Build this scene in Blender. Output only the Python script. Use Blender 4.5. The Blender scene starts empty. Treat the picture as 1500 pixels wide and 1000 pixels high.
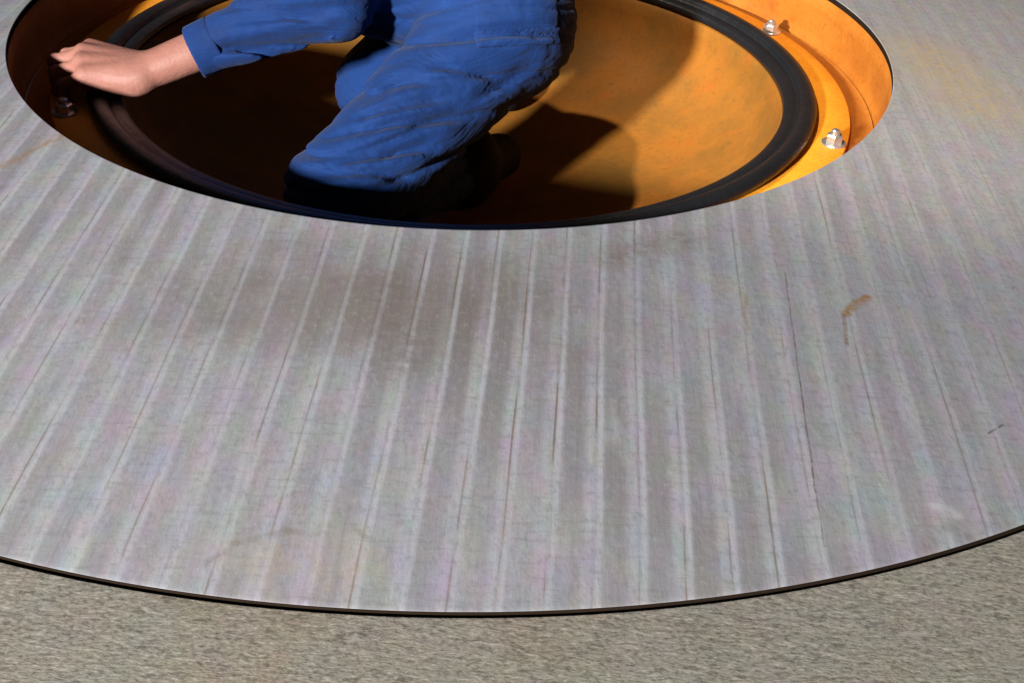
import bpy, bmesh, math, random
import numpy as np
from mathutils import Matrix, Vector

# ------------------------------------------------------------------ scale
S = 1.2            # the drawing below is in units of 1.2 m (opening radius 0.55 -> 0.66 m)
random.seed(4)
scene = bpy.context.scene
col = scene.collection

# ------------------------------------------------------------------ camera
CP = (0.0917, -1.5456, 0.5571)
PITCH, YAW, ROLL, FPX = 0.5978, 0.0005, 0.0567, 1800.0
cp, sp, cy, sy = math.cos(PITCH), math.sin(PITCH), math.cos(YAW), math.sin(YAW)
fw = Vector((sy * cp, cy * cp, -sp)); rt = Vector((cy, -sy, 0)); up = rt.cross(fw)
R_ = rt * math.cos(ROLL) + up * math.sin(ROLL); U_ = up * math.cos(ROLL) - rt * math.sin(ROLL)
cam = bpy.data.cameras.new('camera'); cam.sensor_width = 36; cam.lens = FPX * 36 / 1500
cam.clip_start = 0.02; cam.clip_end = 200
co = bpy.data.objects.new('camera', cam); col.objects.link(co)
m = Matrix.Identity(4)
for i in range(3):
    m[i][0], m[i][1], m[i][2], m[i][3] = R_[i], U_[i], -fw[i], CP[i] * S
co.matrix_world = m
scene.camera = co

# ------------------------------------------------------------------ world and lamps
w = bpy.data.worlds.new('World'); scene.world = w; w.use_nodes = True
bg = w.node_tree.nodes['Background']
bg.inputs[0].default_value = (0.93, 0.96, 1.0, 1); bg.inputs[1].default_value = 0.02

def area_lamp(name, loc, target, size, power, colr):
    l = bpy.data.lights.new(name, 'AREA'); l.shape = 'DISK'; l.size = size; l.energy = power; l.color = colr
    o = bpy.data.objects.new(name, l); col.objects.link(o); o.location = loc
    o.rotation_euler = (Vector(target) - Vector(loc)).to_track_quat('-Z', 'Y').to_euler()
    return o
area_lamp('hall_lamp', (-3.1, -5.75, 2.0), (0.0, -0.4, 0), 0.4, 1720, (0.96, 0.98, 1.0))
def spot_lamp(name, loc, target, half, power, colr):
    l = bpy.data.lights.new(name, 'SPOT'); l.spot_size = 2 * half; l.spot_blend = 0.75; l.shadow_soft_size = 0.07
    l.energy = power; l.color = colr
    o = bpy.data.objects.new(name, l); col.objects.link(o); o.location = loc
    o.rotation_euler = (Vector(target) - Vector(loc)).to_track_quat('-Z', 'Y').to_euler()
spot_lamp('added_spot', (-1.05, -0.25, 3.2), (0.62, 0.02, -0.1), math.radians(11.5), 620, (1.0, 0.88, 0.72))  # unseen spot added to brighten the right of the opening, cone kept narrow
scene.view_settings.view_transform = 'Standard'
scene.view_settings.look = 'None'
scene.view_settings.exposure = 0.0
scene.view_settings.gamma = 1.0

# ------------------------------------------------------------------ helpers
def tag(o, label=None, cat=None, group=None, kind=None):
    if label: o['label'] = label
    if cat: o['category'] = cat
    if group: o['group'] = group
    if kind: o['kind'] = kind
    return o

def mesh_obj(name, verts, faces, mat, parent=None, smooth=True, scale=True):
    me = bpy.data.meshes.new(name)
    v = np.asarray(verts, float) * (S if scale else 1.0)
    me.from_pydata(v.tolist(), [], faces if isinstance(faces, list) else faces.tolist())
    me.materials.append(mat)
    if smooth: me.polygons.foreach_set('use_smooth', [True] * len(me.polygons))
    me.update()
    o = bpy.data.objects.new(name, me); col.objects.link(o)
    if parent: o.parent = parent
    return o

def empty(name, loc=(0, 0, 0)):
    o = bpy.data.objects.new(name, None); col.objects.link(o); o.location = loc
    return o

def lathe(profile, n=256, closed=False):
    """profile of (r, z) -> ring mesh about the z axis"""
    P = np.array(profile, float); k = len(P)
    t = np.linspace(0, 2 * np.pi, n, endpoint=False)
    V = np.stack([np.outer(np.cos(t), P[:, 0]), np.outer(np.sin(t), P[:, 0]), np.tile(P[:, 1], (n, 1))], 2).reshape(-1, 3)
    F = []
    for i in range(n):
        j = (i + 1) % n
        for a in range(k if closed else k - 1):
            b = (a + 1) % k
            F.append((i * k + a, i * k + b, j * k + b, j * k + a))
    return V, F

class NT:
    """tiny node helper"""
    def __init__(s, name):
        s.mat = bpy.data.materials.new(name); s.mat.use_nodes = True
        s.t = s.mat.node_tree; s.b = s.t.nodes['Principled BSDF']
    def n(s, typ, **kw):
        x = s.t.nodes.new(typ)
        for k, v in kw.items(): setattr(x, k, v)
        return x
    def put(s, sock, v):
        if isinstance(v, bpy.types.NodeSocket): s.t.links.new(v, sock)
        else: sock.default_value = v
    def math(s, op, a, b=None, c=None, clamp=False):
        x = s.n('ShaderNodeMath', operation=op, use_clamp=clamp); s.put(x.inputs[0], a)
        if b is not None: s.put(x.inputs[1], b)
        if c is not None: s.put(x.inputs[2], c)
        return x.outputs[0]
    def vmath(s, op, a, b=None, out=0):
        x = s.n('ShaderNodeVectorMath', operation=op); s.put(x.inputs[0], a)
        if b is not None: s.put(x.inputs[1], b)
        return x.outputs[out]
    def coords(s): return s.n('ShaderNodeTexCoord').outputs['Object']
    def mapping(s, v, scale=(1, 1, 1), rot=(0, 0, 0), loc=(0, 0, 0)):
        x = s.n('ShaderNodeMapping'); s.put(x.inputs[0], v)
        x.inputs['Scale'].default_value = scale; x.inputs['Rotation'].default_value = rot; x.inputs['Location'].default_value = loc
        return x.outputs[0]
    def noise(s, v, scale, detail=3, rough=0.55, color=False, dist=0.0):
        x = s.n('ShaderNodeTexNoise'); s.put(x.inputs['Vector'], v)
        x.inputs['Scale'].default_value = scale; x.inputs['Detail'].default_value = detail
        x.inputs['Roughness'].default_value = rough; x.inputs['Distortion'].default_value = dist
        return x.outputs['Color' if color else 'Fac']
    def ramp(s, v, stops):
        x = s.n('ShaderNodeValToRGB'); s.put(x.inputs[0], v); e = x.color_ramp.elements
        while len(e) < len(stops): e.new(0.5)
        for el, (p, c) in zip(e, stops):
            el.position = p; el.color = (c, c, c, 1) if not hasattr(c, '__len__') else (*c, 1)
        return x.outputs[0]
    def step(s, v, a, b):
        x = s.n('ShaderNodeMapRange', interpolation_type='SMOOTHSTEP'); s.put(x.inputs[0], v)
        x.inputs[1].default_value = a; x.inputs[2].default_value = b
        return x.outputs[0]
    def mix(s, f, a, b, blend='MIX'):
        x = s.n('ShaderNodeMix', data_type='RGBA', blend_type=blend)
        s.put(x.inputs[0], f)
        for i, v in ((6, a), (7, b)):
            s.put(x.inputs[i], v if isinstance(v, bpy.types.NodeSocket) else (*v, 1))
        return x.outputs[2]
    def bump(s, h, strength, dist, prev=None):
        x = s.n('ShaderNodeBump'); s.put(x.inputs['Height'], h)
        x.inputs['Strength'].default_value = strength; x.inputs['Distance'].default_value = dist
        if prev is not None: s.put(x.inputs['Normal'], prev)
        return x.outputs[0]
    def seg(s, p, a, b, width, soft=0.5):
        """mask 1 on a stroke from a to b (drawing units), 0 beyond its width"""
        A = Vector((a[0] * S, a[1] * S, 0)); B = Vector((b[0] * S, b[1] * S, 0)); d = B - A
        q = s.vmath('SUBTRACT', p, tuple(A))
        t = s.math('DIVIDE', s.vmath('DOT_PRODUCT', q, tuple(d), out=1), d.length_squared, clamp=True)
        x = s.n('ShaderNodeVectorMath', operation='SCALE'); x.inputs[0].default_value = tuple(d); s.put(x.inputs['Scale'], t)
        r = s.vmath('LENGTH', s.vmath('SUBTRACT', q, x.outputs[0]), out=1)
        return s.step(r, width * S, width * S * soft)

PERIOD = 0.0313; SKEW = 0.035      # milling passes: width and slant

# ------------------------------------------------------------------ materials
def machined_steel():
    M = NT('machined steel')
    P = M.coords(); sx = M.n('ShaderNodeSeparateXYZ'); M.put(sx.inputs[0], P)
    X, Y = sx.outputs[0], sx.outputs[1]
    flat = M.n('ShaderNodeCombineXYZ'); M.put(flat.inputs[0], X); M.put(flat.inputs[1], Y); flat = flat.outputs[0]
    wob = M.math('MULTIPLY', M.math('SUBTRACT', M.noise(flat, 3.0, 2), 0.5), 0.006)
    u = M.math('DIVIDE', M.math('ADD', M.math('MULTIPLY_ADD', Y, -SKEW, X), wob), PERIOD * S)
    fr = M.math('FRACT', u); fl = M.math('FLOOR', u)
    wn = M.n('ShaderNodeTexWhiteNoise', noise_dimensions='1D'); M.put(wn.inputs['W'], fl)
    # patches in which the passes stand out
    patch = M.step(M.noise(flat, 2.3, 3), 0.34, 0.62)
    left = M.step(X, 0.75, 0.15)
    vis = M.math('MULTIPLY', M.math('MULTIPLY_ADD', patch, 0.55, 0.45), M.math('MULTIPLY_ADD', left, 0.8, 0.2))
    band = M.math('MULTIPLY', M.step(fr, 0.10, 0.28), M.step(fr, 0.88, 0.62))        # dull middle of a pass
    bandn = M.math('MULTIPLY_ADD', wn.outputs[0], 0.4, 0.6)
    lng = M.noise(M.mapping(flat, (9, 1.6, 1)), 4, 3)                                 # uneven along the pass
    dull = M.math('MULTIPLY', M.math('MULTIPLY', band, bandn), M.math('MULTIPLY', vis, M.step(lng, 0.15, 0.55)))
    # colour: cool grey, blotched lavender / buff
    base = M.mix(M.noise(flat, 2.1, 4), (0.335, 0.345, 0.365), (0.39, 0.395, 0.41))
    hue = M.ramp(M.noise(flat, 14, 3, 0.6), [(0.28, (0.32, 0.36, 0.39)), (0.45, (0.36, 0.365, 0.355)), (0.57, (0.385, 0.355, 0.365)), (0.74, (0.355, 0.345, 0.41))])
    base = M.mix(0.55, base, hue)
    hue2 = M.noise(M.mapping(flat, (1, 0.45, 1)), 48, 2, 0.5, color=True)
    base = M.mix(0.34, base, hue2, 'SOFT_LIGHT')
    crs = M.noise(M.mapping(flat, (0.30, 1.7, 1)), 120, 2, 0.6)
    base = M.mix(M.math('MULTIPLY', M.step(crs, 0.48, 0.30), 0.36), base, (0.23, 0.22, 0.215))
    base = M.mix(M.math('MULTIPLY', dull, 0.8), base, (0.19, 0.175, 0.165))
    # brownish discoloured zone by the opening
    e1 = M.vmath('LENGTH', M.vmath('MULTIPLY', M.vmath('SUBTRACT', flat, (-0.03 * S, -0.66 * S, 0)), (1 / (0.25 * S), 1 / (0.11 * S), 0)), out=1)
    br = M.math('MULTIPLY', M.step(M.math('ADD', e1, M.math('MULTIPLY', M.math('SUBTRACT', M.noise(flat, 9, 5, 0.65), 0.5), 1.7)), 1.2, 0.1), 0.62)
    base = M.mix(br, base, (0.17, 0.135, 0.105))
    # rubbed cusp lines, broken up
    cus = M.math('MINIMUM', fr, M.math('SUBTRACT', 1.0, fr))
    brk = M.step(M.noise(M.mapping(flat, (30, 3.2, 1)), 1.6, 3, 0.6), 0.46, 0.60)
    line = M.math('MULTIPLY', M.math('MULTIPLY', M.step(cus, 0.036, 0.010), brk), M.math('MULTIPLY_ADD', vis, 0.6, 0.15))
    half = M.math('MULTIPLY', M.math('MULTIPLY', M.step(M.math('ABSOLUTE', M.math('SUBTRACT', fr, 0.56)), 0.05, 0.01), M.step(M.noise(M.mapping(flat, (34, 4, 1), loc=(3, 1, 0)), 1.6, 3, 0.6), 0.45, 0.62)), 0.18)
    base = M.mix(half, base, (0.17, 0.13, 0.10))
    base = M.mix(line, base, (0.17, 0.105, 0.055))
    hl = M.math('MULTIPLY', M.step(M.math('ABSOLUTE', M.math('SUBTRACT', fr, 0.11)), 0.10, 0.02), M.math('MULTIPLY', vis, 0.48))
    base = M.mix(hl, base, (0.50, 0.51, 0.53))
    # grain
    g1 = M.noise(M.mapping(flat, (1, 0.55, 1)), 170, 2, 0.7)
    base = M.mix(M.math('MULTIPLY', M.step(g1, 0.50, 0.26), 0.42), base, (0.20, 0.195, 0.19))
    base = M.mix(M.math('MULTIPLY', M.step(g1, 0.52, 0.80), 0.22), base, (0.55, 0.555, 0.57))
    # marks with a place of their own, and one painted patch of warm light
    wig = M.vmath('MULTIPLY', M.vmath('SUBTRACT', M.noise(flat, 26, 3, color=True), (0.5, 0.5, 0.5)), (0.016, 0.016, 0))
    q = M.vmath('ADD', flat, wig)
    q2 = M.vmath('ADD', flat, M.vmath('MULTIPLY', wig, (0.25, 0.25, 0)))
    brkm = M.math('MULTIPLY_ADD', M.step(M.noise(flat, 75, 3, 0.7), 0.30, 0.62), 0.85, 0.15)
    def mark(base, a, b, wdt, colr, k, soft=0.4, v=None):
        return M.mix(M.math('MULTIPLY', M.math('MULTIPLY', M.seg(v or q, a, b, wdt, soft), k), brkm), base, colr)
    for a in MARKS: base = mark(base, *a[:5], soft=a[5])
    for a in THIN: base = mark(base, *a[:5], soft=a[5], v=q2)
    # few scattered specks and short scratches
    sc = M.noise(M.mapping(flat, (22, 5, 1), rot=(0, 0, 0.12)), 1.0, 4, 0.75)
    base = M.mix(M.math('MULTIPLY', M.step(sc, 0.72, 0.80), 0.25), base, (0.17, 0.13, 0.09))
    base = M.mix(1.0, base, (0.690, 0.655, 0.660), 'MULTIPLY')
    M.put(M.b.inputs['Base Color'], base)
    M.b.inputs['Metallic'].default_value = 0.15
    M.put(M.b.inputs['Roughness'], M.math('MULTIPLY_ADD', M.noise(flat, 30, 3), 0.2, 0.50))
    bp = M.bump(g1, 0.22, 0.0012)
    bp = M.bump(M.noise(M.mapping(flat, (60, 4, 1)), 3, 3), 0.25, 0.001, bp)
    M.put(M.b.inputs['Normal'], bp)
    return M.mat

# strokes: from, to, half width, colour, strength, softness  (drawing units on the plate)
RUST = (0.30, 0.16, 0.06); DARK = (0.10, 0.075, 0.055)
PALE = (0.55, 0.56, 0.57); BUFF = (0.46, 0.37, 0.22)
MARKS = [((0.3819, -0.6305), (0.4077, -0.6071), 0.0075, RUST, 1.0, 0.2),
         ((-0.4207, -0.4653), (-0.3700, -0.3800), 0.009, RUST, 0.55, 0.0),
         ((0.6076, -0.0113), (0.6298, -0.1545), 0.11, BUFF, 0.85, 0.0),  # warm light falling right of the opening, painted in as a buff patch
         ((-0.0688, -0.9505), (-0.0127, -0.9585), 0.045, BUFF, 0.30, 0.0),
         ((-0.1029, -0.9617), (-0.0865, -0.9426), 0.0050, (0.2, 0.17, 0.14), 0.45, 0.0),
         ((-0.0865, -0.9426), (-0.0545, -0.9280), 0.0050, (0.2, 0.17, 0.14), 0.45, 0.0),
         ((-0.0545, -0.9280), (-0.0288, -0.9280), 0.0050, (0.2, 0.17, 0.14), 0.45, 0.0),
         ((-0.0081, -0.9252), (-0.0001, -0.9334), 0.0040, (0.2, 0.17, 0.14), 0.4, 0.2),
         ((0.4089, -0.8641), (0.4201, -0.8697), 0.010, PALE, 0.55, 0.1),
         ((0.4115, -0.8840), (0.4229, -0.8933), 0.008, (0.2, 0.17, 0.15), 0.45, 0.1),
         ((0.1808, -0.5744), (0.2461, -0.5370), 0.034, (0.20, 0.15, 0.12), 0.55, 0.0),
         ((-0.0225, -0.6443), (0.0102, -0.7345), 0.06, (0.17, 0.14, 0.12), 0.55, 0.0),
         ((0.2929, -0.6171), (0.2918, -0.6686), 0.0035, (0.28, 0.20, 0.09), 0.6, 0.2)]
THIN = [((0.3805, -0.6347), (0.3750, -0.6817), 0.0026, (0.20, 0.13, 0.07), 0.8, 0.4),
        ((0.4695, -0.7771), (0.4847, -0.7655), 0.0016, DARK, 0.75, 0.3),
        ((0.3367, -0.5790), (0.3269, -0.7344), 0.0011, DARK, 0.6, 0.3),
        ((0.3269, -0.7344), (0.3197, -0.8586), 0.0011, DARK, 0.75, 0.3),
        ((0.3197, -0.8586), (0.3169, -0.9119), 0.0010, DARK, 0.6, 0.3)]

def rough_steel():
    M = NT('rough brown steel')
    P = M.coords()
    big = M.noise(P, 2.4, 4)
    base = M.mix(big, (0.20, 0.185, 0.16), (0.27, 0.25, 0.215))
    base = M.mix(M.math('MULTIPLY', M.step(M.noise(P, 5, 4, 0.6), 0.5, 0.72), 0.5), base, (0.22, 0.165, 0.105))
    hue2 = M.noise(P, 34, 2, 0.5, color=True)
    base = M.mix(0.12, base, hue2, 'SOFT_LIGHT')
    dash = M.noise(M.mapping(P, (1.0, 2.4, 1), rot=(0, 0, 0.3)), 80, 3, 0.6, dist=0.25)
    base = M.mix(M.math('MULTIPLY', M.step(dash, 0.44, 0.35), 0.45), base, (0.075, 0.065, 0.055))
    fg = M.noise(M.mapping(P, (1.0, 1.5, 1), rot=(0, 0, -0.2)), 210, 2, 0.7)
    base = M.mix(M.math('MULTIPLY', M.step(fg, 0.48, 0.34), 0.5), base, (0.07, 0.06, 0.05))
    base = M.mix(M.math('MULTIPLY', M.step(fg, 0.54, 0.68), 0.3), base, (0.48, 0.45, 0.41))
    base = M.mix(M.math('MULTIPLY', M.step(dash, 0.55, 0.72), 0.3), base, (0.46, 0.44, 0.41))
    base = M.mix(1.0, base, (0.93, 0.885, 0.815), 'MULTIPLY')
    M.put(M.b.inputs['Base Color'], base)
    M.b.inputs['Metallic'].default_value = 0.25; M.b.inputs['Roughness'].default_value = 0.62
    M.put(M.b.inputs['Normal'], M.bump(dash, 0.5, 0.002))
    return M.mat

def orange_paint(name, c1, c2, c3, rough, mott=9.0):
    M = NT(name); P = M.coords()
    base = M.mix(M.step(M.noise(P, mott, 5, 0.65), 0.35, 0.68), c1, c2)
    base = M.mix(M.math('MULTIPLY', M.step(M.noise(P, mott * 2.7, 4, 0.7), 0.52, 0.75), 0.6), base, c3)
    gr = M.noise(P, 130, 2, 0.7)
    base = M.mix(M.math('MULTIPLY', M.step(gr, 0.48, 0.28), 0.35), base, tuple(0.45 * x for x in c1))
    M.put(M.b.inputs['Base Color'], base)
    M.put(M.b.inputs['Roughness'], M.math('MULTIPLY_ADD', M.noise(P, 22, 3), 0.3, rough))
    M.b.inputs['Specular IOR Level'].default_value = 0.28
    M.put(M.b.inputs['Normal'], M.bump(M.noise(P, 60, 4), 0.25, 0.002))
    return M.mat

def simple(name, c, rough, metal=0.0, vary=0.25, scale=30, bump=0.2, dist=0.001):
    M = NT(name); P = M.coords()
    base = M.mix(M.noise(P, scale, 4), tuple(x * (1 - vary) for x in c), tuple(min(1, x * (1 + vary)) for x in c))
    M.put(M.b.inputs['Base Color'], base)
    M.b.inputs['Roughness'].default_value = rough; M.b.inputs['Metallic'].default_value = metal
    M.put(M.b.inputs['Normal'], M.bump(M.noise(P, scale * 5, 3), bump, dist))
    return M.mat

def cloth_blue():
    M = NT('blue cotton twill'); P = M.coords()
    base = M.mix(M.noise(P, 9, 4), (0.0010, 0.0120, 0.060), (0.0030, 0.0265, 0.112))
    base = M.mix(M.math('MULTIPLY', M.step(M.noise(P, 24, 4, 0.7), 0.5, 0.75), 0.35), base, (0.008, 0.036, 0.13))
    base = M.mix(M.math('MULTIPLY', M.step(M.noise(P, 15, 5, 0.7), 0.50, 0.72), 0.55), base, (0.004, 0.012, 0.045))
    wv = M.noise(M.mapping(P, (1, 1, 2.2), rot=(0.6, 0.3, 0.4)), 420, 1)
    base = M.mix(M.math('MULTIPLY', wv, 0.25), base, (0.006, 0.022, 0.10))
    M.put(M.b.inputs['Base Color'], base)
    M.b.inputs['Roughness'].default_value = 0.85
    M.b.inputs['Sheen Weight'].default_value = 0.03; M.b.inputs['Specular IOR Level'].default_value = 0.2
    rw = M.noise(M.mapping(P, (0.45, 1.0, 1.6), rot=(0.0, 0.22, 0.0)), 13, 3, 0.55, dist=0.8)
    rw = M.math('ABSOLUTE', M.math('MULTIPLY_ADD', rw, 2.0, -1.0))
    rw = M.step(rw, 0.0, 0.22)
    M.put(M.b.inputs['Normal'], M.bump(rw, 0.30, 0.004, M.bump(M.noise(P, 55, 3), 0.35, 0.004, M.bump(wv, 0.25, 0.001))))
    return M.mat

def skin():
    M = NT('skin'); P = M.coords()
    base = M.mix(M.noise(P, 28, 4), (0.19, 0.074, 0.053), (0.28, 0.125, 0.089))
    base = M.mix(M.math('MULTIPLY', M.step(M.noise(P, 60, 3), 0.52, 0.7), 0.4), base, (0.24, 0.080, 0.062))
    M.put(M.b.inputs['Base Color'], base)
    M.b.inputs['Roughness'].default_value = 0.55
    M.b.inputs['Subsurface Weight'].default_value = 0.12; M.b.inputs['Specular IOR Level'].default_value = 0.22
    M.b.inputs['Subsurface Radius'].default_value = (0.012, 0.005, 0.003)
    M.put(M.b.inputs['Normal'], M.bump(M.noise(P, 45, 4, 0.6), 0.22, 0.003, M.bump(M.noise(P, 160, 3), 0.4, 0.002)))
    return M.mat

MAT = {}
MAT['plate'] = machined_steel()
MAT['rough'] = rough_steel()
MAT['edge'] = simple('dark plate edge', (0.014, 0.009, 0.006), 0.8, 0.0)
MAT['edge'].node_tree.nodes['Principled BSDF'].inputs['Specular IOR Level'].default_value = 0.0
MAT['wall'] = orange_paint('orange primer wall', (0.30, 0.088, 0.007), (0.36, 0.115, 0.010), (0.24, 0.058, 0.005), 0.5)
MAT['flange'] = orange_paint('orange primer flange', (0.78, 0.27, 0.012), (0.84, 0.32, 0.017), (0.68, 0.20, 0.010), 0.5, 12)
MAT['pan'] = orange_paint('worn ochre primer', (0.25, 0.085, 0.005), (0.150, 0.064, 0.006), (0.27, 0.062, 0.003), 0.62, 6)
MAT['rubber'] = simple('black rubber', (0.006, 0.0065, 0.008), 0.42, 0, 0.5, 14, 0.4, 0.003)
MAT['bolt'] = simple('bright bolt steel', (0.60, 0.57, 0.52), 0.28, 0.85, 0.4, 40)
MAT['cloth'] = cloth_blue()
MAT['skin'] = skin()
MAT['hair'] = simple('brown hair', (0.05, 0.03, 0.018), 0.6, 0, 0.4, 90, 0.6, 0.003)
MAT['boot'] = simple('black boot leather', (0.007, 0.006, 0.006), 0.75)
MAT['boot'].node_tree.nodes['Principled BSDF'].inputs['Specular IOR Level'].default_value = 0.1
MAT['eye'] = simple('eye', (0.75, 0.73, 0.70), 0.2)
MAT['brass'] = simple('brass stud', (0.55, 0.45, 0.28), 0.3, 1.0)

# ------------------------------------------------------------------ plates
RIM, RO, ZO = 0.55, 0.9924, -0.0338
def plate_z(r): return ZO * (r - RIM) / (RO - RIM)

def build_plate():
    # front half finely divided, rest coarser
    th = np.concatenate([np.linspace(math.pi, 2 * math.pi, 1500, endpoint=False), np.linspace(0, math.pi, 900, endpoint=False)])
    rr = np.concatenate([[RIM + 0.0006, RIM + 0.0012], np.linspace(RIM + 0.003, RO - 0.0009, 120)])
    rng = np.random.default_rng(2)
    tilt = rng.normal(0, 1, 4000); hgt = rng.normal(0, 1, 4000)
    T, Rr = np.meshgrid(th, rr, indexing='ij')
    X = Rr * np.cos(T); Y = Rr * np.sin(T)
    u = (X - SKEW * Y) / PERIOD; k = np.floor(u).astype(int) + 2000; f = u - np.floor(u)
    fade = np.clip((RO - 0.003 - Rr) / 0.02, 0, 1) * np.clip((Rr - RIM - 0.004) / 0.02, 0, 1)
    relief = (0.00018 * (np.abs(2 * f - 1) ** 2.2) - 0.00014 + 0.00010 * tilt[k] * (f - 0.5) + 0.00005 * hgt[k]) * fade
    Z = plate_z(Rr) + relief
    n = len(th)
    cols = [np.stack([X, Y, Z], 2)]
    def ringcol(r, z): return np.stack([r * np.cos(th), r * np.sin(th), np.full(n, z)], 1)[:, None]
    pre = [ringcol(RIM, -0.0080), ringcol(RIM, -0.0006)]
    post = [ringcol(RO - 0.0003, ZO - 0.0001), ringcol(RO, ZO - 0.0005), ringcol(RO, ZO - 0.002), ringcol(RO, ZO - 0.03)]
    V = np.concatenate(pre + cols + post, 1); k = V.shape[1]
    V = V.reshape(-1, 3)
    i = np.arange(n)[:, None]; a = np.arange(k - 1)[None]
    j = (i + 1) % n
    F = np.stack([i * k + a, i * k + a + 1, j * k + a + 1, j * k + a], 2).reshape(-1, 4)[:, ::-1]
    o = mesh_obj('machined_plate', V, F, MAT['plate'])
    o.data.materials.append(MAT['edge'])
    mi = np.zeros((n, k - 1), np.int32); mi[:, -3:] = 1; mi[:, 0] = 1
    o.data.polygons.foreach_set('material_index', mi.reshape(-1))
    tag(o, 'large round grey machined steel plate with parallel milling stripes around the opening', 'plate')
build_plate()

V, F = lathe([(RO - 0.03, ZO - 0.03), (RO + 0.0032, ZO - 0.03), (RO + 0.0036, ZO - 0.002), (RO + 0.0044, ZO - 0.0008), (RO + 0.0048, ZO - 0.0007), (RO + 0.0060, ZO - 0.0007), (RO + 0.03, ZO - 0.0009),
              (1.3, ZO - 0.006), (2.2, ZO - 0.01), (3.5, ZO - 0.02)], 360)
F = [f[::-1] for f in F]
o = mesh_obj('surrounding_plate', V, F, MAT['rough'])
o.data.materials.append(MAT['edge'])
o.data.polygons.foreach_set('material_index', [1 if (i % 9) < 2 else 0 for i in range(len(F))])
tag(o, 'rough brownish steel surface outside the thin dark circular gap', 'plate')

# ------------------------------------------------------------------ manhole collar
ZF = -0.068
collar = empty('manhole_collar', (0, 0, -0.235 * S))
tag(collar, 'orange painted round manhole collar with bolted flange and shallow pan', 'manhole')
def cpart(name, prof, mat, parent=collar, n=256, flip=True, closed=False):
    V, F = lathe(prof, n, closed)
    V[:, 2] += 0.235
    if flip: F = [f[::-1] for f in F]
    return mesh_obj(name, V, F, mat, parent)
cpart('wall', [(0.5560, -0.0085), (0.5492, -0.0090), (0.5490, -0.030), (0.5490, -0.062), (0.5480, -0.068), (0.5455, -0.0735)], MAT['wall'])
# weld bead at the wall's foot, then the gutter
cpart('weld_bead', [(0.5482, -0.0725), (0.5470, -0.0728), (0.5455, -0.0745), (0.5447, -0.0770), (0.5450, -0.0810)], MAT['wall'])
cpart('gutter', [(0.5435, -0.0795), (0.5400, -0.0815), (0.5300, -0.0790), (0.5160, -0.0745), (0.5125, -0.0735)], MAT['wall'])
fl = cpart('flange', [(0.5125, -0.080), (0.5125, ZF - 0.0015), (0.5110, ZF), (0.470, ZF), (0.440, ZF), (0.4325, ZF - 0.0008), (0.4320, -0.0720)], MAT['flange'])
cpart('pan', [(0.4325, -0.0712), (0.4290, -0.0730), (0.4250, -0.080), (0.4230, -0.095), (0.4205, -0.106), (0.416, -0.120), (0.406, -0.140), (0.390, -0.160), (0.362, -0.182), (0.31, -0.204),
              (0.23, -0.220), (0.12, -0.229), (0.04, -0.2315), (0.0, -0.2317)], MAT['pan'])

def bolt_mesh():
    bm = bmesh.new()
    def prism(n, r, z0, z1, ch=0.0, rot=0.0):
        rings = []
        for (rad, z) in ((r, z0), (r, z1 - ch), (r - ch * 1.2, z1)):
            rings.append([bm.verts.new((rad * math.cos(2 * math.pi * i / n + rot), rad * math.sin(2 * math.pi * i / n + rot), z)) for i in range(n)])
        for a, b in zip(rings, rings[1:]):
            for i in range(n): bm.faces.new((a[i], a[(i + 1) % n], b[(i + 1) % n], b[i]))
        bm.faces.new(rings[-1])
    prism(6, 0.0105, 0.002, 0.0125, 0.0016)
    prism(14, 0.0055, 0.0125, 0.0185, 0.0012)
    bmesh.ops.scale(bm, vec=(S, S, S), verts=bm.verts)
    me = bpy.data.meshes.new('bolt'); bm.to_mesh(me); bm.free(); me.materials.append(MAT['bolt'])
    return me
def washer_mesh():
    V, F = lathe([(0.0040, 0.0), (0.0150, 0.0), (0.0155, 0.0006), (0.0150, 0.0022), (0.0040, 0.0024)], 28)
    me = bpy.data.meshes.new('washer'); me.from_pydata((V * S).tolist(), [], F); me.materials.append(MAT['bolt'])
    return me
bme, wme = bolt_mesh(), washer_mesh()
for k in (0, 1, 2, 3, 4, 6, 7):
    a = math.radians(26 - 45 * k) if k != 4 else math.radians(-156.5)
    b = bpy.data.objects.new('bolt', bme); col.objects.link(b); b.parent = collar
    b.location = (0.4965 * math.cos(a) * S, 0.4965 * math.sin(a) * S, (ZF + 0.235) * S); b.rotation_euler.z = random.random() * 3
    ws = bpy.data.objects.new('washer', wme); col.objects.link(ws); ws.parent = b

# rubber seal lying on the flange
def seal_profile():
    P = []
    for i in range(15):                                   # outer round bead
        t = -0.35 + (math.pi * 0.95) * i / 14
        P.append((0.4570 + 0.0118 * math.cos(t), ZF + 0.0125 + 0.0115 * math.sin(t)))
    P += [(0.4462, ZF + 0.0105)]
    for i in range(11):                                   # inner flatter lobe
        t = math.pi * 0.72 + 1.35 * i / 10 * 1.0
        P.append((0.4395 + 0.0125 * math.cos(t - 0.75), ZF + 0.0055 + 0.0080 * math.sin(t - 0.75)))
    P += [(0.4270, ZF + 0.002), (0.4272, ZF - 0.004), (0.4300, ZF + 0.0005), (0.465, ZF + 0.0005)]
    return P
V, F = lathe(seal_profile(), 256, True)
V[:, 2] = (V[:, 2] - ZF) * 0.66
seal = mesh_obj('rubber_seal', V, [f for f in F], MAT['rubber']); seal.location.z = ZF * S
tag(seal, 'thick black rubber sealing ring lying on the orange flange', 'seal')

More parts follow.
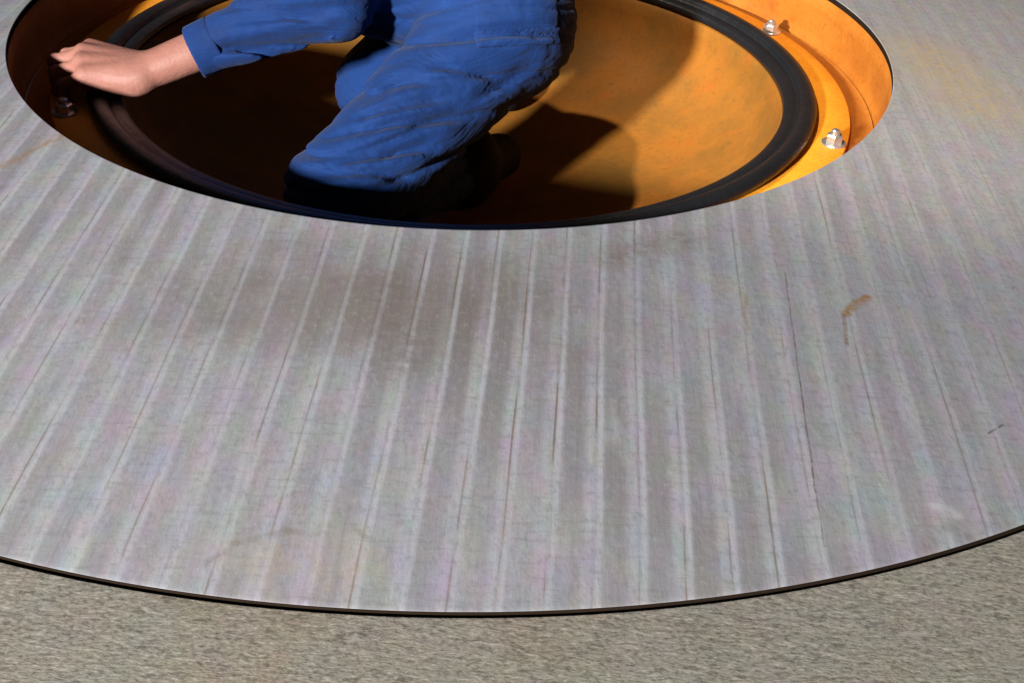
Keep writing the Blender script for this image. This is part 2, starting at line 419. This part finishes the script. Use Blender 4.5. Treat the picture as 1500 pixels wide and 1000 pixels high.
# ------------------------------------------------------------------ surface from a distance field
def V3(*a): return np.array(a, np.float32)
class Cap:
    """tapered capsule"""
    def __init__(s, a, b, ra, rb=None, g=0, k=None):
        s.a, s.b = V3(*a), V3(*b); s.ra = ra; s.rb = ra if rb is None else rb; s.g = g
        s.c = (s.a + s.b) / 2; s.R = np.linalg.norm(s.b - s.a) / 2 + max(s.ra, s.rb)
    def d(s, p):
        ba = s.b - s.a; pa = p - s.a
        t = np.clip(pa @ ba / max(ba @ ba, 1e-9), 0, 1)
        return np.linalg.norm(pa - t[:, None] * ba, axis=1) - (s.ra + (s.rb - s.ra) * t)
class Ell:
    def __init__(s, c, r, rot=None, g=0):
        s.c = V3(*c); s.r = V3(*r); s.M = np.eye(3, dtype=np.float32) if rot is None else np.array(rot, np.float32); s.g = g; s.R = float(max(r))
    def d(s, p):
        q = (p - s.c) @ s.M.T / s.r
        k0 = np.linalg.norm(q, axis=1); k1 = np.linalg.norm(q / s.r, axis=1)
        return k0 * (k0 - 1) / np.maximum(k1, 1e-6)

def smin(a, b, k):
    h = np.maximum(k - np.abs(a - b), 0) / k
    return np.minimum(a, b) - h * h * k * 0.25

class Field:
    def __init__(s, prims, kin, kout=0.006, mod=None, pad=0.03):
        s.P = prims; s.kin = kin; s.kout = kout; s.mod = mod; s.pad = pad
    def near(s, c, R): return [q for q in s.P if np.linalg.norm(q.c - c) < q.R + R + s.pad]
    def ev(s, p, prims=None):
        prims = s.P if prims is None else prims
        gs = {}
        for q in prims:
            d = q.d(p); k = s.kin.get(q.g, 0.02) if isinstance(s.kin, dict) else s.kin
            gs[q.g] = d if q.g not in gs else smin(gs[q.g], d, k)
        out = None
        for d in gs.values(): out = d if out is None else smin(out, d, s.kout)
        if out is None: return np.full(len(p), 1.0, np.float32)
        if s.mod: out = s.mod(p, out)
        return out

def polygonise(field, lo, hi, h, B=12):
    lo = np.array(lo, np.float32); n = np.ceil((np.array(hi) - lo) / h / B).astype(int)
    N = n * B + 1
    D = np.ones(N, np.float32)
    R = B * h * 0.87
    g = np.stack(np.meshgrid(*[np.arange(B + 1)] * 3, indexing='ij'), -1).reshape(-1, 3).astype(np.float32) * h
    for bi in np.ndindex(*n):
        c0 = lo + np.array(bi, np.float32) * B * h; c = c0 + B * h / 2
        pr = field.near(c, R)
        if not pr: continue
        d = field.ev(c[None], pr)[0]
        sl = tuple(slice(b * B, b * B + B + 1) for b in bi)
        if d > R * 1.25 + 0.012: continue
        if d < -(R * 1.25 + 0.012): D[sl] = -1; continue
        D[sl] = field.ev(c0 + g, pr).reshape(B + 1, B + 1, B + 1)
    sg = (D < 0)
    cnt = np.zeros(N - 1, np.uint8)
    for o in np.ndindex(2, 2, 2):
        cnt += sg[tuple(slice(k, N[i] - 1 + k) for i, k in enumerate(o))]
    act = (cnt > 0) & (cnt < 8)
    I = np.argwhere(act)
    acc = np.zeros((len(I), 3)); num = np.zeros(len(I))
    for ax in range(3):
        for o in np.ndindex(2, 2):
            a = np.zeros(3, int); a[[q for q in range(3) if q != ax]] = o
            b = a.copy(); b[ax] = 1
            da = D[tuple((I + a).T)]; db = D[tuple((I + b).T)]
            x = (da < 0) != (db < 0)
            t = np.where(x, da / np.where(da == db, 1, da - db), 0)
            acc += np.where(x[:, None], (I + a) + t[:, None] * (b - a), 0); num += x
    Vt = lo + (acc / num[:, None]) * h
    idx = np.full(N - 1, -1, np.int64); idx[act] = np.arange(len(I))
    Fs = []
    for ax in range(3):
        u, v = (ax + 1) % 3, (ax + 2) % 3
        s0 = [slice(None)] * 3; s1 = [slice(None)] * 3
        s0[ax] = slice(0, N[ax] - 1); s1[ax] = slice(1, N[ax])
        a, b = sg[tuple(s0)], sg[tuple(s1)]
        E = np.argwhere(a != b)
        E = E[(E[:, u] > 0) & (E[:, v] > 0) & (E[:, u] < N[u] - 1) & (E[:, v] < N[v] - 1)]
        inside = a[tuple(E.T)]
        def cell(du, dv):
            q = E.copy(); q[:, u] += du; q[:, v] += dv; return idx[tuple(q.T)]
        Q = np.stack([cell(-1, -1), cell(0, -1), cell(0, 0), cell(-1, 0)], 1)
        Q[~inside] = Q[~inside][:, ::-1]
        Fs.append(Q)
    return Vt, np.concatenate(Fs)

def relax(V, F, it=2, k=0.5):
    for _ in range(it):
        acc = np.zeros_like(V); n = np.zeros(len(V))
        for a in range(4):
            for b in ((a + 1) % 4, (a + 3) % 4):
                np.add.at(acc, F[:, a], V[F[:, b]]); np.add.at(n, F[:, a], 1)
        V = V * (1 - k) + k * acc / np.maximum(n, 1)[:, None]
    return V

def wave(p, seed, f):
    r = np.random.default_rng(seed); out = 0
    for _ in range(5):
        k = r.normal(0, 1, 3); k = k / np.linalg.norm(k) * f * r.uniform(0.6, 1.5)
        out = out + np.sin(p @ k.astype(np.float32) + r.uniform(0, 6.28))
    return out / 3.2

# ------------------------------------------------------------------ the worker (skeleton in drawing units)
J = dict(
    hipC=(0.045, 0.015, 0.055), hipL=(0.055, -0.080, 0.016), hipR=(0.055, 0.085, 0.035),
    kneeL=(-0.114, -0.275, -0.112), ankL=(0.012, -0.085, -0.172), toeL=(0.060, 0.01, -0.192),
    kneeR=(-0.115, 0.120, -0.150), ankR=(0.005, 0.19, -0.165), toeR=(0.06, 0.22, -0.185),
    waist=(-0.065, 0.085, 0.060), chest=(-0.215, 0.085, 0.100), neck=(-0.345, 0.050, 0.180), head=(-0.440, 0.020, 0.222),
    shL=(-0.265, -0.085, 0.205), elL=(-0.150, -0.090, 0.055), wrL=(-0.372, -0.146, -0.034),
    shR=(-0.275, 0.200, 0.195), elR=(-0.215, 0.28, 0.06), wrR=(-0.345, 0.255, -0.02))
J = {k: np.array(v) for k, v in J.items()}
def lerp(a, b, t): return J[a] * (1 - t) + J[b] * t if isinstance(a, str) else a * (1 - t) + b * t

def limbs(x, arms=True):
    """body volume; x = cloth thickness to add"""
    L = []
    for s, y in (('L', -1), ('R', 1)):
        L.append(Cap(J['hip' + s], J['knee' + s], 0.071 + x, 0.056 + x, g='leg' + s))
        L.append(Cap(J['hip' + s] + (0.010, 0.025 * -y, 0.008), J['hip' + s] + (0.0, 0.01 * -y, 0.02), 0.073 + x, g='leg' + s))
        L.append(Cap(J['knee' + s], lerp('knee' + s, 'ank' + s, 0.35), 0.052 + x, 0.048 + x, g='shank' + s))
        L.append(Cap(lerp('knee' + s, 'ank' + s, 0.35), J['ank' + s], 0.048 + x, 0.034 + x, g='shank' + s))
    for dy in (-0.055, 0.055):
        L.append(Cap(J['hipC'] + (0, dy, 0.01), J['waist'] + (0, dy * 0.9, 0), 0.080 + x, 0.080 + x, g='torso'))
        L.append(Cap(J['waist'] + (0, dy * 0.9, 0), J['chest'] + (0, dy * 1.2, 0), 0.082 + x, 0.092 + x, g='torso'))
        L.append(Cap(J['chest'] + (0, dy * 1.2, 0), J['neck'] + (0.02, dy * 0.7, -0.03), 0.090 + x, 0.055 + x, g='torso'))
    for s in 'LR':
        L.append(Cap(J['neck'] + (0.02, 0, -0.02), J['sh' + s], 0.05 + x, 0.052 + x, g='torso'))
    return L

def cloth_arms():
    L = []
    for s in 'LR':
        cuff = lerp('el' + s, 'wr' + s, 0.70)
        L.append(Cap(J['sh' + s], J['el' + s], 0.060, 0.054, g='arm' + s))
        L.append(Cap(J['el' + s], cuff, 0.054, 0.0265, g='arm' + s))
    return L

CREASES = [      # folds pressed into the cloth: from, to, depth, width
    ((-0.1139, -0.2715, -0.0495), (0.0375, -0.2075, -0.0394), 0.0110, 0.006),
    ((-0.0196, -0.2028, 0.0160), (0.0629, -0.1795, -0.0010), 0.0090, 0.006),
    ((-0.1290, -0.3048, -0.0751), (0.0005, -0.2412, -0.0696), 0.0100, 0.006),
    ((-0.1483, -0.3086, -0.0889), (-0.0432, -0.2809, -0.0877), 0.0080, 0.006),
    ((-0.1005, -0.2534, -0.0342), (0.0059, -0.2214, -0.0123), 0.0080, 0.006),
    ((-0.0732, -0.2175, -0.0062), (-0.0267, -0.2107, 0.0088), 0.0060, 0.006),
    ((-0.0143, -0.1748, 0.0369), (0.1127, -0.1347, 0.0309), 0.0080, 0.006),
    ((-0.0660, -0.2840, -0.0618), (-0.0074, -0.2452, -0.0535), 0.0060, 0.006),
    ((0.0365, -0.2031, -0.0140), (0.0986, -0.1477, -0.0032), 0.0080, 0.006),
    ((-0.291, -0.157, 0.010), (-0.120, -0.157, 0.054), 0.008, 0.006), ((-0.258, -0.149, 0.044), (-0.120, -0.155, 0.072), 0.008, 0.006),
    ((-0.266, -0.158, 0.020), (-0.185, -0.152, 0.012), 0.006, 0.005), ((-0.191, -0.157, 0.060), (-0.105, -0.146, 0.040), 0.007, 0.006)]
FOLDN = V3(-0.10, -0.74, 0.66)
def cuff_frame(s):
    ax = J['wr' + s] - J['el' + s]; L = np.linalg.norm(ax); ax = ax / L
    return J['el' + s], ax.astype(np.float32), L

def cloth_mod(p, d):
    # long lengthwise folds, sharp in the valleys
    n1 = wave(p, 1, 14.0); n2 = wave(p, 2, 30.0); n3 = wave(p, 5, 9.0)
    x, y, z = p[:, 0], p[:, 1], p[:, 2]
    s1 = (z * 1.0 - x * 0.22 + y * 0.30) / 0.047 + 0.75 * n1 + 0.15 * n2
    v1 = np.exp(-(np.sin(math.pi * s1) / 0.27) ** 2)
    s2 = (x * 0.85 - z * 0.35 + y * 0.5) / 0.060 + 0.8 * n1[::1] - 0.2 * n2
    v2 = np.exp(-(np.sin(math.pi * s2) / 0.20) ** 2)
    n4 = wave(p, 7, 55.0)
    s3 = (z * 0.95 + y * 0.45 - x * 0.30) / 0.019 + 0.9 * n2 + 0.4 * n4
    fine = 0.0030 * np.exp(-(np.sin(math.pi * s3) / 0.35) ** 2) * np.clip(0.3 + 0.8 * n1, 0, 1) + 0.0006 * n4
    amp = np.clip(0.55 + 0.6 * n3, 0.1, 1.2)
    out = d + 0.0065 * v1 * amp + 0.0030 * v2 * np.clip(0.4 - 0.7 * n3, 0, 1) + 0.0022 * n1 + 0.0014 * n2 + 0.0015 * n3 + fine
    for (a, b, dep, wd) in CREASES:
        a = V3(*a); b = V3(*b); ba = b - a; pa = p - a
        t = pa @ ba / (ba @ ba); mm = np.cross(ba, FOLDN); mm = mm / np.linalg.norm(mm)
        q = pa @ mm + 0.004 * n1 + 0.0015 * n2; dn = pa @ FOLDN
        win = np.clip(np.minimum(t + 0.12, 1.12 - t) / 0.35, 0, 1) * np.clip((0.05 - np.abs(dn)) / 0.02, 0, 1)
        out = out + dep * win * (np.exp(-(q / wd) ** 2) - 0.40 * np.exp(-((q - 2.0 * wd) / (1.2 * wd)) ** 2))
    # sleeve ends: cut square and hollow round the forearm
    for s in 'LR':
        o, ax, L = cuff_frame(s)
        q = p - o.astype(np.float32); t = q @ ax; r = np.linalg.norm(q - t[:, None] * ax, axis=1)
        nearby = (r < 0.075) & (t > 0.0) & (t < L)
        out = np.where(nearby, np.maximum(out, t - L * 0.71), out)
        hol = np.maximum(r - 0.0235, L * 0.60 - t)
        out = np.where(nearby, np.maximum(out, -hol), out)
    return out

KC = {'legL': 0.05, 'legR': 0.05, 'torso': 0.06, 'armL': 0.02, 'armR': 0.02, 'shankL': 0.02, 'shankR': 0.02}
cloth_field = Field(limbs(0.010) + cloth_arms(), KC, 0.022, cloth_mod, 0.04)

# hand: fingers point along f, back of the hand n, thumb side t (drawing units, wrist origin)
def hand_prims(wr, f, n, t, curl, g, spread=0.55):
    L = []
    f, n, t = [np.array(v, float) for v in (f, n, t)]
    def P(a, b, c): return np.array(wr) + (f * a + n * b + t * c) * 0.94
    # palm
    offs = [0.030, 0.011, -0.009, -0.028]       # index .. little
    mlen = [0.077, 0.080, 0.075, 0.067]; mup = [0.012, 0.015, 0.012, 0.005]
    rad = [0.0092, 0.0095, 0.0090, 0.0080]
    seg = [(0.037, 0.024, 0.017), (0.041, 0.027, 0.018), (0.038, 0.025, 0.017), (0.030, 0.019, 0.016)]
    for i in range(4):
        mcp = P(mlen[i], mup[i], offs[i])
        L.append(Cap(P(0.0, 0.0, offs[i] * 0.52), mcp, 0.0170, rad[i] + 0.0018, g='arm' + g[-1]))
        L.append(Cap(P(0.012, -0.006, offs[i] * 0.6), mcp - n * 0.008, 0.0150, rad[i] + 0.001, g='arm' + g[-1]))
        L.append(Cap(P(0.015, 0.0135, offs[i] * 0.55), mcp + n * 0.0055, 0.0035, 0.0062, g='arm' + g[-1]))   # tendon and knuckle
        ang = 0.0; pos = mcp
        for j in range(3):
            ang += curl[i][j]
            dr = f * math.cos(ang) - n * math.sin(ang) + t * (spread * (offs[i] / 0.03) * 0.2)
            nx = pos + dr * seg[i][j]
            r0 = rad[i] * (1.02 - 0.09 * j); r1 = rad[i] * (0.94 - 0.10 * j)
            L.append(Cap(pos, nx, r0, r1, g=g + 'f%d' % i))
            L.append(Cap(pos, pos, r0 * 1.10, g=g + 'f%d' % i)) if j else None
            pos = nx
    # thumb leaves the side of the palm near its base
    a = P(0.018, -0.008, 0.026); b = P(0.048, -0.024, 0.046); c = P(0.070, -0.040, 0.044); e = P(0.086, -0.052, 0.038)
    L += [Cap(a, b, 0.0150, 0.0115, g='arm' + g[-1]), Cap(b, c, 0.0112, 0.0098, g=g + 't'), Cap(c, e, 0.0098, 0.0080, g=g + 't')]
    return [q for q in L if q]

def unit(v): v = np.array(v, float); return v / np.linalg.norm(v)
def frame(f, n):
    f = unit(f); n = np.array(n, float); n = unit(n - f * (n @ f)); return f, n, np.cross(f, n)
HF, HN, _ = frame((-0.98, 0.06, -0.01), (0.06, -0.12, 0.98)); HT = np.cross(HN, HF)
if HT[1] < 0: HT = -HT
GF, GN, _ = frame((-0.90, 0.40, -0.05), (0.0, 0.35, 0.93)); GT = np.cross(GN, GF)
if GT[1] > 0: GT = -GT
CURL = [(0.36, 1.0, 0.7), (0.34, 1.05, 0.7), (0.38, 1.1, 0.7), (0.42, 1.15, 0.6)]
body = []
for q in limbs(-0.036):
    q.g = 'core'; body.append(q)
for s in 'LR':
    body.append(Cap(J['sh' + s], J['el' + s], 0.044, 0.036, g='arm' + s))
    body.append(Cap(J['el' + s], lerp('el' + s, 'wr' + s, 0.35), 0.031, 0.026, g='arm' + s))
    body.append(Cap(lerp('el' + s, 'wr' + s, 0.35), J['wr' + s], 0.024, 0.0195, g='arm' + s))
    sd = (HT if s == 'L' else GT)
    for k in (-1, 1): body.append(Cap(lerp('el' + s, 'wr' + s, 0.7) + sd * 0.006 * k, J['wr' + s] + sd * 0.008 * k, 0.0205, 0.0180, g='arm' + s))
body += hand_prims(J['wrL'], HF, HN, HT, CURL, 'handL')
body += hand_prims(J['wrR'], GF, GN, GT, CURL, 'handR')
# head, turned down and to the left
hx = unit((-0.86, -0.05, -0.50)); hz = unit(np.array((-0.45, 0.0, 0.9)) - hx * (np.array((-0.45, 0, 0.9)) @ hx)); hy = np.cross(hz, hx)
HR = np.stack([hx, hy, hz])
def Hd(a, b, c): return J['head'] + hx * a + hy * b + hz * c
body.append(Cap(J['neck'] + (0.01, 0, -0.03), Hd(-0.012, 0, -0.035), 0.048, 0.045, g='core'))
body.append(Ell(Hd(-0.008, 0, 0.022), (0.078, 0.063, 0.074), HR, g='head'))
body.append(Ell(Hd(0.018, 0, -0.040), (0.054, 0.050, 0.056), HR, g='head'))
body.append(Cap(Hd(0.055, 0, -0.078), Hd(0.052, 0, -0.080), 0.018, g='head'))
body.append(Cap(Hd(0.068, 0, 0.008), Hd(0.086, 0, -0.022), 0.007, 0.011, g='head'))
body.append(Cap(Hd(0.066, -0.016, -0.050), Hd(0.066, 0.016, -0.050), 0.0085, g='head'))
body.append(Cap(Hd(0.062, -0.028, 0.022), Hd(0.062, 0.028, 0.022), 0.009, g='head'))
for k in (-1, 1): body.append(Ell(Hd(-0.006, 0.066 * k, -0.010), (0.017, 0.006, 0.027), HR, g='ear%d' % k))
KB = {'core': 0.012, 'armL': 0.010, 'armR': 0.010, 'handL': 0.008, 'handR': 0.008, 'head': 0.018}
for hnd in 'LR':
    for q in ('f0', 'f1', 'f2', 'f3', 't'): KB['hand' + hnd + q] = 0.003
body_field = Field(body, KB, 0.0036, None, 0.03)

Vb, Fb = polygonise(body_field, (-0.60, -0.38, -0.24), (0.22, 0.40, 0.45), 0.0028)
BASE = np.array((0.0, 0.0, -0.23))
person = mesh_obj('person', Vb - BASE, Fb, MAT['skin']); person.location = tuple(BASE * S)
tag(person, 'person in blue work overalls kneeling in the orange opening, one hand on the rubber ring', 'person')
def worn(name, V, F, mat, parent=person): return mesh_obj(name, V - BASE, F, mat, parent)
Vc, Fc = polygonise(cloth_field, (-0.50, -0.40, -0.24), (0.24, 0.40, 0.40), 0.0028)
Vc = relax(Vc, Fc, 5, 0.5)
overalls = worn('overalls', Vc, Fc, MAT['cloth'])

# hip pocket with stitched edge and a metal stud
PC = V3(0.072, -0.125, 0.058); PU = unit((1.0, 0.25, 0.02)).astype(np.float32); PW = unit(np.cross(PU, (0.15, -0.92, 0.38))).astype(np.float32); PN = np.cross(PW, PU)
class PocketF(Field):
    def __init__(self, hu, hw, t0, t1, du=0.0, dw=0.0): self.a = (hu, hw, t0, t1, du, dw)
    def near(self, c, R): return cloth_field.near(c, R)
    def ev(self, p, prims=None):
        hu, hw, t0, t1, du, dw = self.a
        d = cloth_field.ev(p, prims); q = p - PC
        u, v, n = q @ PU - du, q @ PW - dw, q @ PN
        box = np.maximum(np.maximum(np.abs(u) - hu, np.abs(v) - hw), np.abs(n) - 0.06)
        return np.maximum(np.maximum(d - t1, t0 - d), box).astype(np.float32)
for nm, f in (('pocket', PocketF(0.052, 0.036, -0.004, 0.0026)), ('pocket_flap', PocketF(0.054, 0.010, -0.001, 0.0048, 0, 0.028))):
    Vq, Fq = polygonise(f, PC - 0.09, PC + 0.09, 0.0022)
    if len(Vq): worn(nm, relax(Vq, Fq, 5, 0.5), Fq, MAT['cloth'], overalls)

# turned cuffs on the sleeves
for s in 'LR':
    o_, ax, L = cuff_frame(s)
    class CuffF(Field):
        def ev(self, p, prims=None):
            q = p - o_.astype(np.float32); t = q @ ax; r = np.linalg.norm(q - t[:, None] * ax, axis=1)
            wob = 0.0022 * wave(p, 9, 60.0)
            return np.maximum(np.maximum(np.abs(r - 0.0272 - wob - 0.03 * (L * 0.7 - t)) - 0.0035, np.abs(t - L * 0.665 - wob) - 0.0145), -1).astype(np.float32) - 0.001
        def near(self, c, R): return [1]
    cc = o_ + ax * L * 0.665
    Vq, Fq = polygonise(CuffF([], {}), cc - 0.065, cc + 0.065, 0.0022)
    worn('cuff', Vq, Fq, MAT['cloth'], overalls)

# hair, boots, eyes
hairf = Field([Ell(Hd(-0.014, 0, 0.030), (0.080, 0.068, 0.074), HR, g='a'), Ell(Hd(-0.05, 0, -0.01), (0.048, 0.060, 0.06), HR, g='a')], 0.02, 0.01,
              lambda p, d: np.maximum(d + 0.0025 * wave(p, 3, 120.0), ((p - J['head'].astype(np.float32)) @ hx.astype(np.float32)) - 0.045 + 0.6 * np.maximum(0, 0.01 - ((p - J['head'].astype(np.float32)) @ hz.astype(np.float32)))), 0.03)
Vq, Fq = polygonise(hairf, J['head'] - 0.12, J['head'] + 0.13, 0.004)
worn('hair', Vq, Fq, MAT['hair'])
for k in (-1, 1):
    Vq, Fq = polygonise(Field([Ell(Hd(0.0655, 0.026 * k, 0.006), (0.009, 0.011, 0.007), HR)], 0.01, 0.01), Hd(0.0655, 0.026 * k, 0.006) - 0.02, Hd(0.0655, 0.026 * k, 0.006) + 0.02, 0.0025)
    worn('eye', Vq, Fq, MAT['eye'])
for s in 'LR':
    a, t_ = J['ank' + s], J['toe' + s]
    bf = Field([Cap(lerp('knee' + s, 'ank' + s, 0.80), a, 0.040, 0.042, g='a'), Cap(a + (0, 0, 0.004), t_ + (0, 0, 0.0), 0.040, 0.031, g='a'),
                Cap(a + (0.01, 0, 0.028), a + (0.0, 0, 0.0), 0.034, 0.038, g='a')], 0.03, 0.01)
    lo = np.minimum(a, t_) - 0.12; hi = np.maximum(a, t_) + 0.12
    Vq, Fq = polygonise(bf, lo, hi, 0.005)
    worn('boot', Vq, Fq, MAT['boot'])

scene.render.engine = 'CYCLES'
